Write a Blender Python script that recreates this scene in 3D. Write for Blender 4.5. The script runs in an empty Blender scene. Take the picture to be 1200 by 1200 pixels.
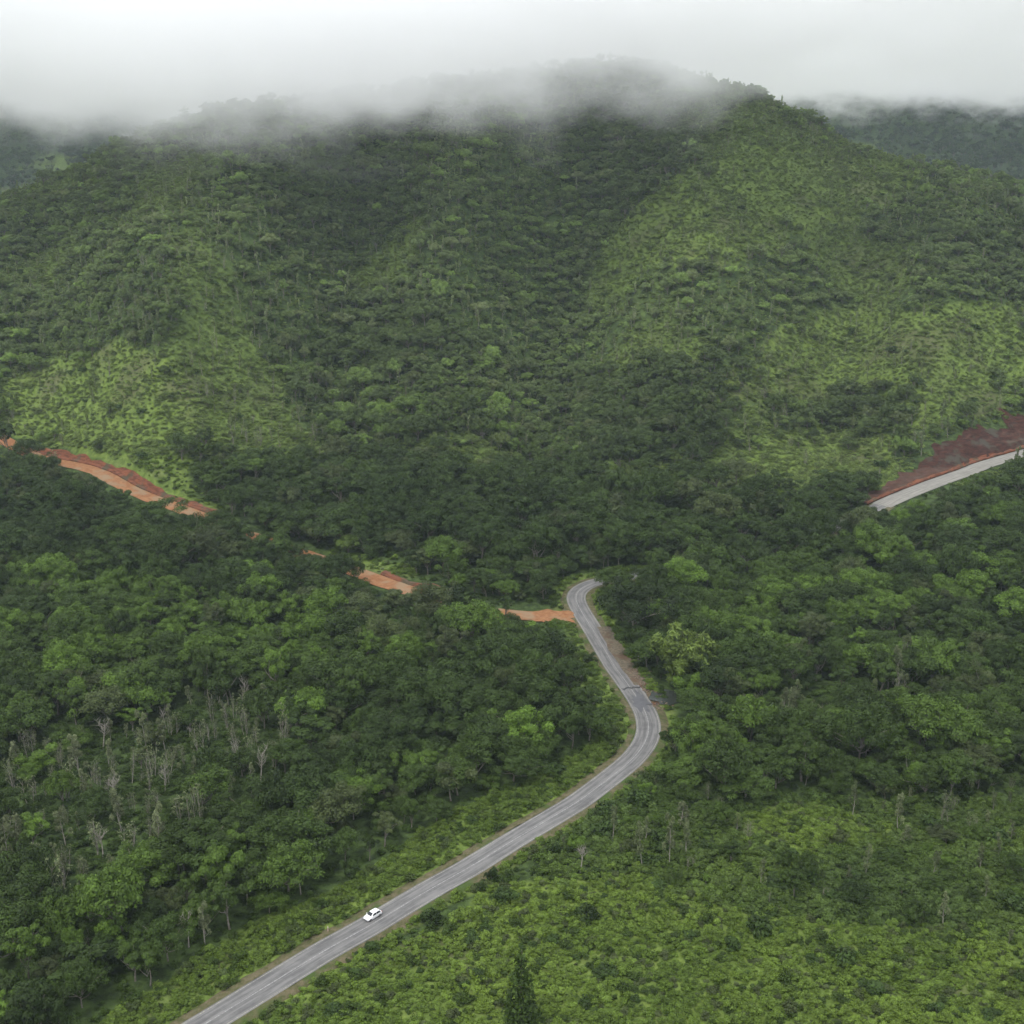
import bpy, math, random
import numpy as np
from math import radians, sin, cos, tan, atan, pi

SC = bpy.context.scene
COL = SC.collection
random.seed(7)
RS = np.random.RandomState(11)

# ------------------------------------------------------------------ camera
FOCAL = 1448.5            # focal length in pixels of a 1200 px wide photograph (45 degree lens)
PITCH = radians(16.5)
H = 163.0                 # height of the camera above the valley road
cam = bpy.data.cameras.new('camera'); cam_o = bpy.data.objects.new('camera', cam); COL.objects.link(cam_o)
cam.sensor_width = 36.0; cam.sensor_fit = 'HORIZONTAL'; cam.lens = 18.0 / tan(radians(22.5))
cam.clip_start = 1.0; cam.clip_end = 20000.0
cam_o.location = (0, 0, H); cam_o.rotation_euler = (pi / 2 - PITCH, 0, 0)
SC.camera = cam_o

# ------------------------------------------------------------------ sky and sun (overcast)
SUN_EL, SUN_AZ = radians(62), radians(215)
W = bpy.data.worlds.new('World'); SC.world = W; W.use_nodes = True
nt = W.node_tree; nt.nodes.clear()
sky = nt.nodes.new('ShaderNodeTexSky'); sky.sky_type = 'NISHITA'; sky.sun_disc = False
sky.sun_elevation = SUN_EL; sky.sun_rotation = SUN_AZ; sky.air_density = 1.0; sky.dust_density = 2.0
mixn = nt.nodes.new('ShaderNodeMix'); mixn.data_type = 'RGBA'; mixn.inputs['Factor'].default_value = 0.86
mixn.inputs['B'].default_value = (9.9, 10.2, 10.7, 1)
bg = nt.nodes.new('ShaderNodeBackground'); bg.inputs['Strength'].default_value = 0.105
wo = nt.nodes.new('ShaderNodeOutputWorld')
nt.links.new(sky.outputs[0], mixn.inputs['A']); nt.links.new(mixn.outputs['Result'], bg.inputs['Color'])
nt.links.new(bg.outputs[0], wo.inputs['Surface'])
sun = bpy.data.lights.new('sun', 'SUN'); sun.energy = 1.5; sun.angle = radians(11); sun.color = (1, .97, .92)
sun_o = bpy.data.objects.new('sun', sun); COL.objects.link(sun_o)
# from the left, behind the camera, high up
sun_o.rotation_euler = (radians(28), 0, radians(-35))

SC.view_settings.view_transform = 'Standard'; SC.view_settings.look = 'None'
SC.view_settings.exposure = 0.75; SC.view_settings.gamma = 1.0; SC.view_settings.use_curve_mapping = False
SC.render.engine = 'CYCLES'
cy = SC.cycles
cy.max_bounces = 12; cy.diffuse_bounces = 2; cy.glossy_bounces = 1; cy.transmission_bounces = 2
cy.transparent_max_bounces = 4; cy.volume_bounces = 12
cy.volume_max_steps = 256
cy.use_denoising = True
try: cy.denoiser = 'OPENIMAGEDENOISE'
except Exception: pass
cy.caustics_reflective = False; cy.caustics_refractive = False

# ------------------------------------------------------------------ numeric helpers
def _hash(ix, iy, seed):
    h = (ix.astype(np.int64) * 374761393 + iy.astype(np.int64) * 668265263 + seed * 974634777) & 0xffffffff
    h = ((h ^ (h >> 13)) * 1274126177) & 0xffffffff
    return ((h ^ (h >> 16)) & 0xffff) / 65535.0
def vnoise(x, y, seed=0):
    x = np.asarray(x, float); y = np.asarray(y, float)
    ix = np.floor(x); iy = np.floor(y); fx = x - ix; fy = y - iy
    fx = fx * fx * (3 - 2 * fx); fy = fy * fy * (3 - 2 * fy)
    a = _hash(ix, iy, seed); b = _hash(ix + 1, iy, seed); c = _hash(ix, iy + 1, seed); d = _hash(ix + 1, iy + 1, seed)
    return (a + (b - a) * fx) * (1 - fy) + (c + (d - c) * fx) * fy
def fbm(x, y, seed=0, oct=4):
    s = 0; a = .5; t = 0
    for k in range(oct):
        s = s + a * vnoise(x, y, seed + k * 17); t += a; a *= .5; x = np.asarray(x) * 2.03 + 5.1; y = np.asarray(y) * 2.03 + 1.7
    return s / t
def sst(a, b, x):
    t = np.clip((x - a) / (b - a), 0, 1); return t * t * (3 - 2 * t)

def project(x, y, z):
    dep = y * cos(PITCH) + (H - z) * sin(PITCH)
    up = y * sin(PITCH) - (H - z) * cos(PITCH)
    dep = np.maximum(dep, 1.0)
    return 600 + FOCAL * x / dep, 600 - FOCAL * up / dep, dep

# ------------------------------------------------------------------ terrain
RPX = [-900, -300, 0, 60, 130, 180, 250, 400, 520, 600, 700, 780, 850, 920, 990, 1060, 1130, 1200, 1500, 2200]
RPY = [240, 240, 216, 197, 167, 144, 120, 101, 86, 78, 62, 66, 90, 116, 156, 175, 194, 208, 215, 230]
RD  = [850, 860, 880, 890, 900, 910, 930, 980, 1020, 1040, 1055, 1060, 1050, 1020, 960, 930, 915, 905, 900, 900]
BD  = [540, 540, 540, 540, 540, 540, 540, 545, 550, 555, 560, 570, 580, 585, 590, 590, 590, 590, 590, 590]

def base_height(x, y):
    """the land before roads are cut into it (broad shape)"""
    x = np.asarray(x, float); y = np.asarray(y, float)
    px = 600 + 1500 * x / np.maximum(y, 60)
    py = np.interp(px, RPX, RPY); R = np.interp(px, RPX, RD); B = np.interp(px, RPX, BD)
    el = np.arctan((600 - py) / FOCAL) - PITCH
    zr = H + R * np.tan(el) - 7.0
    valley = 7.0 * (fbm(x / 120, y / 120, 3, 3) - .5) * sst(0, 60, np.abs(x + 30 - (y - 236) * .45)) + 9 * sst(420, 570, y)
    valley = valley + 6 * sst(-60, -330, x) * sst(330, 480, y) 
    t = (y - B) / (R - B)
    tc = np.clip(t, 0, 1)
    prof = .5 * tc + .5 * tc * tc * (3 - 2 * tc)
    zm = 9 + (zr - 9) * prof
    bumps = (1 - np.abs(2 * fbm(x / 210 + 3.3, y / 420 + .7, 21, 3) - 1)) - .62
    zm = zm + np.sin(pi * np.clip(tc * 1.08, 0, 1)) * (62 * bumps + 16 * (fbm(x / 60, y / 60, 9, 3) - .5))
    pm = px + 60 * np.sin(tc * 3.0 + .5) * (1 - tc)
    G = lambda c, w: np.exp(-((pm - c) / w) ** 2)
    fold = 30 * G(880, 75) - 34 * G(690, 70) + 16 * G(560, 50) - 18 * G(440, 60) + 26 * G(215, 85) - 14 * G(60, 60) - 22 * G(1040, 60) + 20 * G(1150, 60)
    zm = zm + fold * np.sin(pi * np.clip(tc * 1.02, 0, 1)) ** .8 * sst(1.0, .78, tc)
    back = zr - (y - R) * .45
    z = np.where(t < 0, valley, np.where(t < 1, np.maximum(zm, valley * (1 - tc)), np.maximum(back, 55)))
    far = 55 + 330 * sst(1750, 3000, y + 160 * (fbm(x / 500, 1.3, 31, 3) - .5) * 2) * (1 + .25 * sst(300, 900, np.abs(x)))
    far = far + 70 * (fbm(x / 330, y / 330, 41, 4) - .5) * sst(1500, 2000, y)
    return np.where(y > 1500, np.maximum(z, far), z)

def unproject(px, py, zf=None):
    """ground point seen at a pixel of the photograph"""
    dx = (px - 600) / FOCAL; uy = (600 - py) / FOCAL
    d = np.array([dx, cos(PITCH) + uy * sin(PITCH), -sin(PITCH) + uy * cos(PITCH)])
    t = np.arange(120, 3500, 1.0)
    x = d[0] * t; y = d[1] * t; z = H + d[2] * t
    g = (zf or base_height)(x, y)
    k = np.argmax(z < g)
    return np.array([x[k], y[k], z[k]])

def smooth_path(pix, step=2.0, sm=14, pre=None, post=None):
    P = np.array([unproject(a, b) for a, b in pix])
    if pre is not None: P = np.vstack([pre, P])
    if post is not None: P = np.vstack([P, post])
    s = np.r_[0, np.cumsum(np.hypot(*np.diff(P[:, :2], axis=0).T))]
    q = np.arange(0, s[-1], step)
    Q = np.stack([np.interp(q, s, P[:, k]) for k in range(3)], 1)
    def sm1(a, n):
        ker = np.hanning(n + 2)[1:-1]; ker /= ker.sum(); pad = n // 2
        b = np.r_[a[0] - (a[1:pad + 1] - a[0])[::-1], a, a[-1] + (a[-1] - a[-pad - 1:-1])[::-1]]
        return np.convolve(b, ker, 'same')[pad:pad + len(a)]
    n = max(3, int(sm / step) | 1)
    Q[:, 0] = sm1(Q[:, 0], n); Q[:, 1] = sm1(Q[:, 1], n); Q[:, 2] = sm1(base_height(Q[:, 0], Q[:, 1]), int(50 / step) | 1)
    return Q

MAIN_PX = [(244, 1198), (330, 1148), (385, 1114), (425, 1090), (453, 1073), (500, 1046), (550, 1017), (600, 986), (640, 963), (677, 941),
           (716, 912), (742, 890), (756, 872), (761, 855), (758, 838), (748, 820), (734, 800), (719, 780), (707, 760), (696, 740), (684, 722),
           (676, 708), (674, 699), (680, 690), (696, 683), (740, 676), (800, 668), (870, 655), (950, 630), (1000, 608), (1045, 586),
           (1100, 564), (1150, 546), (1200, 531), (1290, 505)]
p0 = unproject(244, 1198); p1 = unproject(330, 1148); dd = (p0 - p1) / np.linalg.norm(p0 - p1)
MAIN = smooth_path(MAIN_PX, 2.0, 14, pre=[p0 + dd * 130, p0 + dd * 60])
DIRT_PX = [(-90, 478), (-20, 503), (75, 543), (150, 574), (228, 603), (300, 632), (390, 660), (470, 690), (540, 712), (610, 724), (664, 722)]
DIRT = smooth_path(DIRT_PX, 2.0, 30)
k = int(np.argmin(np.hypot(*(MAIN[:, :2] - DIRT[-1, :2]).T)))
DIRT[-12:, 2] = np.interp(np.arange(12), [0, 11], [DIRT[-12, 2], MAIN[k, 2] - .06])
# main road is split where the pale right-hand stretch begins
PATHS = [(MAIN, 3.6, 2.6), (DIRT, 4.3, 1.5)]

def path_info(P, x, y):
    """nearest distance (signed, + on the left of travel), height and index"""
    shp = x.shape; x = x.ravel(); y = y.ravel()
    d = np.full(x.size, 1e9); zz = np.zeros(x.size); kk = np.zeros(x.size, int); sg = np.ones(x.size)
    T = np.gradient(P[:, :2], axis=0); T /= np.linalg.norm(T, axis=1)[:, None]
    lo = P.min(0) - 70; hi = P.max(0) + 70
    m = np.where((x > lo[0]) & (x < hi[0]) & (y > lo[1]) & (y < hi[1]))[0]
    for c in range(0, len(m), 20000):
        i = m[c:c + 20000]
        D = (x[i, None] - P[None, :, 0]) ** 2 + (y[i, None] - P[None, :, 1]) ** 2
        j = D.argmin(1); t = T[j]
        vx = x[i] - P[j, 0]; vy = y[i] - P[j, 1]
        al = vx * t[:, 0] + vy * t[:, 1]
        zz[i] = P[j, 2] + al * (np.gradient(P[:, 2])[j] / 2.0) * (np.abs(al) < 3)
        d[i] = np.sqrt(np.maximum(D[np.arange(len(i)), j] - np.clip(np.abs(al), 0, 1.5) ** 2, 0)); kk[i] = j
        sg[i] = np.sign(t[:, 0] * vy - t[:, 1] * vx)
    return d.reshape(shp), zz.reshape(shp), kk.reshape(shp), sg.reshape(shp)

RIGHT_I = int(np.argmin(np.hypot(*(MAIN[:, :2] - unproject(1030, 592)[:2]).T)))   # where the red cut begins
def ground(x, y, drop=0.0):
    x = np.asarray(x, float); y = np.asarray(y, float)
    z = base_height(x, y) + 1.2 * (fbm(x / 14, y / 14, 5, 3) - .5)
    for n, (P, hw, sh) in enumerate(PATHS):
        d, zr, k, sg = path_info(P, x, y)
        e = d - hw - sh
        steep = np.where((n == 0) & (k > RIGHT_I - 8), .95, .8)
        if n == 1: steep = 1.1
        up = zr + np.maximum(e, 0) * steep; dn = zr - np.maximum(e, 0) * .62
        zc = np.clip(z, dn, up)
        z = np.where(d < 80, np.where(e < 0, zr - .12 - drop, zc), z)
    return z

# ------------------------------------------------------------------ mesh helpers
def mesh(name, V, F, mat=None, smooth=False, attrs=None, sides=4):
    me = bpy.data.meshes.new(name)
    V = np.asarray(V, np.float32); F = np.asarray(F, np.int32)
    me.vertices.add(len(V)); me.vertices.foreach_set('co', V.ravel())
    me.loops.add(F.size); me.loops.foreach_set('vertex_index', F.ravel())
    me.polygons.add(len(F)); me.polygons.foreach_set('loop_start', np.arange(0, F.size, F.shape[1], dtype=np.int32))
    me.polygons.foreach_set('loop_total', np.full(len(F), F.shape[1], np.int32))
    if smooth: me.polygons.foreach_set('use_smooth', np.ones(len(F), bool))
    me.update(calc_edges=True)
    for k, (dom, typ, arr) in (attrs or {}).items():
        a = me.attributes.new(k, typ, dom)
        a.data.foreach_set('vector' if typ == 'FLOAT_VECTOR' else 'value', np.asarray(arr, np.float32).ravel())
    if mat: me.materials.append(mat)
    return me
def link(name, me, parent=None, **props):
    o = bpy.data.objects.new(name, me); COL.objects.link(o)
    if parent: o.parent = parent
    for k, v in props.items(): o[k] = v
    return o
def grid_faces(nu, nv):
    i, j = np.meshgrid(np.arange(nu - 1), np.arange(nv - 1), indexing='ij')
    a = (i * nv + j).ravel()
    return np.stack([a, a + nv, a + nv + 1, a + 1], 1)

# ------------------------------------------------------------------ materials
class N:
    def __init__(s, name):
        s.m = bpy.data.materials.new(name); s.m.use_nodes = True; s.t = s.m.node_tree; s.t.nodes.clear()
        s.out = s.t.nodes.new('ShaderNodeOutputMaterial')
    def n(s, typ, **kw):
        x = s.t.nodes.new(typ)
        for k, v in kw.items():
            if k.startswith('i_'): s.put(x.inputs[k[2:].replace('_', ' ')], v)
            else: setattr(x, k, v)
        return x
    def put(s, sock, v):
        if isinstance(v, bpy.types.NodeSocket): s.t.links.new(v, sock)
        else: sock.default_value = v
    def noise(s, scale, detail=4, rough=.55, vec=None, w=None):
        x = s.n('ShaderNodeTexNoise'); x.inputs['Scale'].default_value = scale; x.inputs['Detail'].default_value = detail
        x.inputs['Roughness'].default_value = rough
        if vec is not None: s.t.links.new(vec, x.inputs['Vector'])
        return x.outputs['Fac']
    def math(s, op, a, b=0.0, c=None):
        x = s.n('ShaderNodeMath', operation=op); s.put(x.inputs[0], a); s.put(x.inputs[1], b)
        if c is not None: s.put(x.inputs[2], c)
        return x.outputs[0]
    def ramp(s, v, lo, hi):
        x = s.n('ShaderNodeMapRange', interpolation_type='SMOOTHSTEP'); s.put(x.inputs['Value'], v)
        x.inputs['From Min'].default_value = lo; x.inputs['From Max'].default_value = hi
        return x.outputs[0]
    def mix(s, f, a, b, mode='MIX'):
        x = s.n('ShaderNodeMix', data_type='RGBA', blend_type=mode)
        s.put(x.inputs['Factor'], f)
        for k, v in (('A', a), ('B', b)):
            if isinstance(v, tuple) and len(v) == 3: v = v + (1,)
            s.put(x.inputs[k], v)
        return x.outputs['Result']
    def attr(s, name, typ='GEOMETRY', out='Fac'):
        return s.n('ShaderNodeAttribute', attribute_name=name, attribute_type=typ).outputs[out]
    def pos(s): return s.n('ShaderNodeNewGeometry').outputs['Position']
    def principled(s, color, rough=.8, spec=.3, bump=None, bdist=.05, metal=0.0):
        b = s.n('ShaderNodeBsdfPrincipled')
        if isinstance(color, tuple) and len(color) == 3: color = color + (1,)
        s.put(b.inputs['Base Color'], color); s.put(b.inputs['Roughness'], rough)
        b.inputs['Specular IOR Level'].default_value = spec; b.inputs['Metallic'].default_value = metal
        if bump is not None:
            bp = s.n('ShaderNodeBump'); bp.inputs['Distance'].default_value = bdist; s.put(bp.inputs['Height'], bump)
            s.t.links.new(bp.outputs[0], b.inputs['Normal'])
        s.t.links.new(b.outputs[0], s.out.inputs['Surface']); return s.m

def leaf_material():
    n = N('leaves')
    tint = n.attr('tint', 'INSTANCER', 'Vector')
    lv = n.attr('leafvar')
    k = n.math('MULTIPLY_ADD', lv, 1.15, .42)
    c = n.mix(1.0, tint, n.n('ShaderNodeCombineColor').outputs[0], 'MULTIPLY')
    cc = n.n('ShaderNodeCombineColor')
    n.put(cc.inputs[0], k); n.put(cc.inputs[1], k); n.put(cc.inputs[2], k)
    c = n.mix(1.0, tint, cc.outputs[0], 'MULTIPLY')
    d = n.n('ShaderNodeBsdfPrincipled'); n.put(d.inputs['Base Color'], c); d.inputs['Roughness'].default_value = .55
    d.inputs['Specular IOR Level'].default_value = .16
    t = n.n('ShaderNodeBsdfTranslucent'); n.put(t.inputs['Color'], n.mix(.5, c, n.mix(1.0, c, (1.1, 1.2, .5), 'MULTIPLY')))
    m = n.n('ShaderNodeMixShader'); m.inputs[0].default_value = .25
    n.t.links.new(d.outputs[0], m.inputs[1]); n.t.links.new(t.outputs[0], m.inputs[2]); n.t.links.new(m.outputs[0], n.out.inputs['Surface'])
    return n.m
LEAF = leaf_material()
def bark_material(name, col, col2):
    n = N(name); f = n.noise(3.0, 4, .6, n.n('ShaderNodeTexCoord').outputs['Object'])
    return n.principled(n.mix(n.ramp(f, .35, .65), col, col2), .85, .2, f, .02)
BARK = bark_material('bark', (.11, .095, .075), (.2, .18, .15))
PALE_BARK = bark_material('pale_bark', (.17, .155, .125), (.28, .26, .22))

def ground_material():
    n = N('vegetated_ground'); p = n.pos()
    cov = n.attr('cover')      # 0 forest floor ... 1 open grass
    a = n.noise(.35, 5, .65, p); b = n.noise(.03, 4, .6, p)
    green = n.mix(n.ramp(a, .35, .65), (.022, .034, .012), (.055, .085, .024))
    open_ = n.mix(n.ramp(a, .3, .7), (.06, .095, .018), (.135, .185, .04))
    open_ = n.mix(n.ramp(b, .5, .7), open_, (.085, .092, .04))
    return n.principled(n.mix(cov, green, open_), .95, .1, a, .6)
GROUND = ground_material()

def soil_material(name, c1, c2, c3, scale=.5, streak=False):
    n = N(name); p = n.pos()
    if streak:
        mpp = n.n('ShaderNodeMapping'); mpp.inputs['Scale'].default_value = (.5, .5, 2.6); n.t.links.new(p, mpp.inputs[0]); q = mpp.outputs[0]
    else: q = p
    a = n.noise(scale, 6, .7, q); b = n.noise(scale * .22, 3, .6, p)
    c = n.mix(n.ramp(a, .35, .65), c1, c2)
    c = n.mix(n.ramp(b, .5, .66), c, c3)
    return n.principled(n.mix(n.math('MULTIPLY', n.ramp(n.n('ShaderNodeSeparateXYZ', i_Vector=n.n('ShaderNodeNewGeometry').outputs['Normal']).outputs[2], .93, .99), .15 if streak else 0), c, (.20, .13, .095)), .95, .1, a, .35)
DIRTM = soil_material('orange_dirt', (.19, .082, .036), (.26, .135, .065), (.22, .15, .09))
REDCUT = soil_material('red_soil', (.075, .03, .018), (.17, .062, .032), (.06, .05, .03), .5, True)
DARKCUT = soil_material('brown_red_soil', (.024, .013, .010), (.056, .023, .016), (.05, .044, .033), .5, True)
VERGE = soil_material('verge_soil', (.06, .064, .026), (.12, .10, .06), (.05, .075, .02), .5)

def asphalt(name, c1, c2):
    n = N(name); p = n.pos()
    a = n.noise(.22, 6, .75, p); g = n.noise(9, 3, .6, p)
    acr = n.attr('across')     # metres from the centre line
    al = n.attr('along')
    t = n.math('ABSOLUTE', n.math('SUBTRACT', n.math('ABSOLUTE', acr), 1.75))
    track = n.math('SUBTRACT', 1.0, n.ramp(n.math('ABSOLUTE', n.math('SUBTRACT', t, .75)), .1, .45))
    c = n.mix(n.ramp(a, .3, .7), c1, c2)
    c = n.mix(n.math('MULTIPLY', track, .35), c, tuple(v * .72 for v in c1))
    cmb = n.n('ShaderNodeCombineXYZ'); n.put(cmb.inputs[0], n.math('MULTIPLY', acr, 1.2)); n.put(cmb.inputs[1], n.math('MULTIPLY', al, .06))
    st = n.noise(1.0, 5, .65, cmb.outputs[0])
    c = n.mix(n.math('MULTIPLY', n.ramp(st, .45, .6), .6), c, tuple(min(1, v * 1.35) for v in c2))
    c = n.mix(n.math('MULTIPLY', n.ramp(g, .55, .7), .3), c, (.12, .12, .12))
    return n.principled(c, .8, .3, g, .01)
ASPHALT = asphalt('worn_asphalt', (.085, .083, .082), (.14, .136, .13))
PALEROAD = asphalt('pale_concrete', (.15, .142, .125), (.20, .19, .168))
def paint(name, col):
    n = N(name); f = n.noise(2.5, 4, .7, n.pos())
    return n.principled(n.mix(n.ramp(f, .36, .6), col, (.16, .155, .15)), .7, .3)
WHITE_PAINT = paint('worn_white_paint', (.33, .33, .32)); CREAM_PAINT = paint('worn_cream_paint', (.36, .34, .26))

# ------------------------------------------------------------------ cover map (which plants grow where)
def inside(poly, x, y):
    r = np.zeros(x.shape, bool); n = len(poly)
    for i in range(n):
        x0, y0 = poly[i]; x1, y1 = poly[(i + 1) % n]
        c = ((y0 > y) != (y1 > y)) & (x < (x1 - x0) * (y - y0) / ((y1 - y0) or 1e-9) + x0)
        r ^= c
    return r
OPEN = [
    ([(0, 448), (60, 420), (160, 402), (230, 425), (250, 470), (235, 520), (236, 598), (150, 560), (70, 520), (0, 500)], .95),
    ([(20, 235), (40, 190), (100, 185), (110, 215), (70, 240)], .8),
    ([(690, 290), (740, 240), (800, 190), (900, 175), (1010, 175), (1090, 200), (1060, 240), (960, 262), (900, 300), (800, 316), (700, 312)], .8),
    ([(780, 180), (800, 95), (860, 100), (960, 150), (960, 180)], .5),
    ([(850, 470), (870, 400), (960, 370), (1080, 360), (1200, 350), (1200, 470), (1110, 500), (1040, 520), (960, 470), (920, 480)], .8),
    ([(800, 600), (830, 560), (900, 515), (960, 500), (1050, 520), (1050, 560), (1000, 575), (900, 585), (840, 610)], .95),
    ([(300, 1200), (420, 1130), (520, 1080), (570, 1040), (640, 1035), (760, 1030), (830, 1060), (900, 1070), (1010, 1075), (1200, 1110), (1300, 1230), (1200, 1700), (200, 1700)], 1.0),
    ([(880, 985), (900, 950), (1000, 945), (1070, 965), (1030, 990), (950, 1000)], .9),
    ([(380, 640), (430, 655), (490, 665), (480, 680), (400, 668)], .9),
]
SCRUB = [(620, 1060), (660, 960), (760, 900), (850, 935), (900, 945), (1200, 930), (1300, 960), (1300, 1130), (1010, 1090), (900, 1080), (820, 1070), (700, 1050)]
THIN = [   # slender pale-stemmed trees
    [(-50, 905), (60, 870), (170, 850), (270, 820), (330, 850), (330, 920), (300, 980), (200, 1020), (130, 1040), (60, 1090), (-50, 1110)],
    [(640, 1010), (700, 935), (800, 925), (880, 960), (900, 1010), (850, 1050), (740, 1035)],
    [(110, 340), (380, 330), (340, 400), (230, 420), (120, 400)],
    [(260, 430), (420, 420), (480, 500), (340, 520), (250, 500)],
    [(850, 850), (1120, 800), (1130, 830), (900, 870)],
]
DARK = [
    [(300, 210), (400, 170), (470, 220), (450, 300), (340, 320)],
    [(640, 130), (770, 110), (790, 190), (720, 260), (640, 240)],
    [(1070, 275), (1140, 262), (1210, 270), (1210, 345), (1090, 330)],
    [(230, 570), (420, 540), (640, 560), (840, 600), (1030, 580), (1030, 650), (840, 690), (640, 680), (500, 660), (380, 640), (240, 620)],
    [(-50, 540), (100, 580), (220, 620), (400, 680), (300, 740), (-50, 640)],
    [(660, 440), (860, 420), (830, 540), (700, 560)],
    [(280, 360), (480, 350), (560, 410), (420, 440), (300, 420)],
    [(960, 470), (1050, 460), (1050, 510), (960, 505)],
    [(560, 760), (720, 780), (700, 870), (500, 900), (440, 820)],
]
BRIGHT = [
    [(60, 690), (330, 680), (400, 740), (330, 790), (100, 780)],
    [(850, 700), (1100, 660), (1150, 730), (900, 760)],
    [(650, 850), (780, 890), (900, 850), (880, 920), (780, 920)],
]
def cover(x, y):
    """openness 0..1, thin 0/1, dark 0/1, bright 0/1 at ground points"""
    x = np.asarray(x, float); y = np.asarray(y, float)
    px, py, _ = project(x, y, base_height(x, y))
    j = np.clip(_ * .02, 6, 16)
    qx = px + (fbm(x / 25, y / 40, 61) - .5) * 90; qy = py + (fbm(x / 25, y / 40, 62) - .5) * 34
    o = np.zeros(x.shape)
    jr = np.random.RandomState(len(px) % 9973 if px.ndim == 1 else 5)
    if px.ndim == 1: qx = qx + jr.normal(0, 1, px.shape) * np.where(y > 560, 26, 8); qy = qy + jr.normal(0, 1, px.shape) * np.where(y > 560, 6, 5)
    for poly, v in OPEN: o = np.maximum(o, np.where(inside(poly, qx, qy), v, 0))
    mtn = (y > 570) & (y < 1150)
    nz = fbm(x / 70, y / 110, 71, 4)
    o = np.where(mtn, np.maximum(o, .55 * sst(.52, .66, nz + np.where(px > 650, .06, 0))), o)
    th = np.zeros(x.shape, bool); dk = th.copy(); br = th.copy()
    for p in THIN: th |= inside(p, qx, qy)
    for p in DARK: dk |= inside(p, qx, qy)
    for p in BRIGHT: br |= inside(p, qx, qy)
    th |= mtn & (fbm(x / 60 + 9, y / 90, 81, 3) > .50) & ~dk
    o = np.where(dk, o * .2, o)
    # low green verge between the forest and the main road
    d, _, k, sg = path_info(MAIN, x, y)
    lim = np.where(sg > 0, 17 + 6 * (fbm(x / 18, y / 18, 91) - .5) * 2, 8)
    lim = np.where((y > 395), 9, lim)
    v = (d < lim) & (y < 480)
    o = np.where(v, np.maximum(o, .97), o); th &= ~v
    return o, th, dk, br, px, py

# ------------------------------------------------------------------ hills / ground sheet
xs = np.r_[np.arange(-4200, -1300, 60.), np.arange(-1300, -560, 12.), np.arange(-560, 560, 2.0), np.arange(560, 1300, 12.), np.arange(1300, 4201, 60.)]
ys = np.r_[np.arange(-400, 140, 20.), np.arange(140, 720, 1.8), np.arange(720, 1100, 4.), np.arange(1100, 1500, 12.), np.arange(1500, 4600, 25.)]
X, Y = np.meshgrid(xs, ys, indexing='ij')
Z = ground(X, Y, .25)
o_, th_, dk_, br_, _, _ = cover(X, Y)
me = mesh('terrain', np.stack([X, Y, Z], -1).reshape(-1, 3), grid_faces(len(xs), len(ys)), GROUND, True,
          {'cover': ('POINT', 'FLOAT', np.clip(o_, 0, 1).ravel())})
TERRAIN = link('terrain', me, kind='structure', label='green hills and valley floor under the forest')

def gz(x, y): return ground(np.atleast_1d(x), np.atleast_1d(y), .0)

# ------------------------------------------------------------------ roads
def frames(P):
    T = np.gradient(P[:, :2], axis=0); T /= np.linalg.norm(T, axis=1)[:, None]
    return np.stack([-T[:, 1], T[:, 0]], 1)        # left normal
def ribbon(name, P, offs, zs, mat, kind='structure', wob=0.0, parent=None, **props):
    Nn = frames(P); L = np.r_[0, np.cumsum(np.hypot(*np.diff(P[:, :2], axis=0).T))]
    V = []; A = []; B = []
    for j, (o, z) in enumerate(zip(offs, zs)):
        oo = np.full(len(P), float(o)) if np.isscalar(o) else np.asarray(o, float)
        if wob and j in (0, len(offs) - 1): oo = oo + wob * (fbm(L / 6, L * 0 + j * 9.7, 5, 4) - .5) * 2
        zz = z if np.isscalar(z) else np.asarray(z)
        V.append(np.c_[P[:, 0] + Nn[:, 0] * oo, P[:, 1] + Nn[:, 1] * oo, P[:, 2] + zz]); A.append(oo); B.append(L)
    V = np.stack(V, 0); n = len(offs)
    me = mesh(name, V.reshape(-1, 3), grid_faces(n, len(P)), mat, True,
              {'across': ('POINT', 'FLOAT', np.array(A).ravel()), 'along': ('POINT', 'FLOAT', np.array(B).ravel())})
    me.flip_normals()
    return link(name, me, parent, **({'kind': kind} if kind else {}), **props)

iR = RIGHT_I
NEAR = MAIN[:iR + 2]; FARR = MAIN[iR:]
ribbon('road', NEAR, [-3.6, -1.8, 0, 1.8, 3.6], [0, .03, .05, .03, 0], ASPHALT, label='worn grey asphalt road winding up the valley')
ribbon('road', FARR, [-5.2, -2, 0, 2, 4.6], [0, .03, .05, .03, 0], PALEROAD, label='pale grey road passing below the red bank')
ribbon('verge', NEAR, [3.5, 4.2, 5.3, 6.2], [-.02, -.03, -.06, -.35], VERGE, wob=.9)
ribbon('verge', NEAR, [-6.2, -5.2, -4.2, -3.5], [-.35, -.06, -.03, -.02], VERGE, wob=.5)
ribbon('road_marking', NEAR, [3.12, 3.25], [.012, .012], CREAM_PAINT)
ribbon('road_marking', NEAR, [-3.25, -3.12], [.012, .012], CREAM_PAINT)
ribbon('road_marking', NEAR, [-.09, .09], [.056, .056], WHITE_PAINT)
ribbon('dirt_road', DIRT, [-4.2, -2.5, 0, 2.5, 4.6], [-.02, .04, .02, .05, -.02], DIRTM, wob=.8, label='orange dirt road cut along the foot of the hill')
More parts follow.
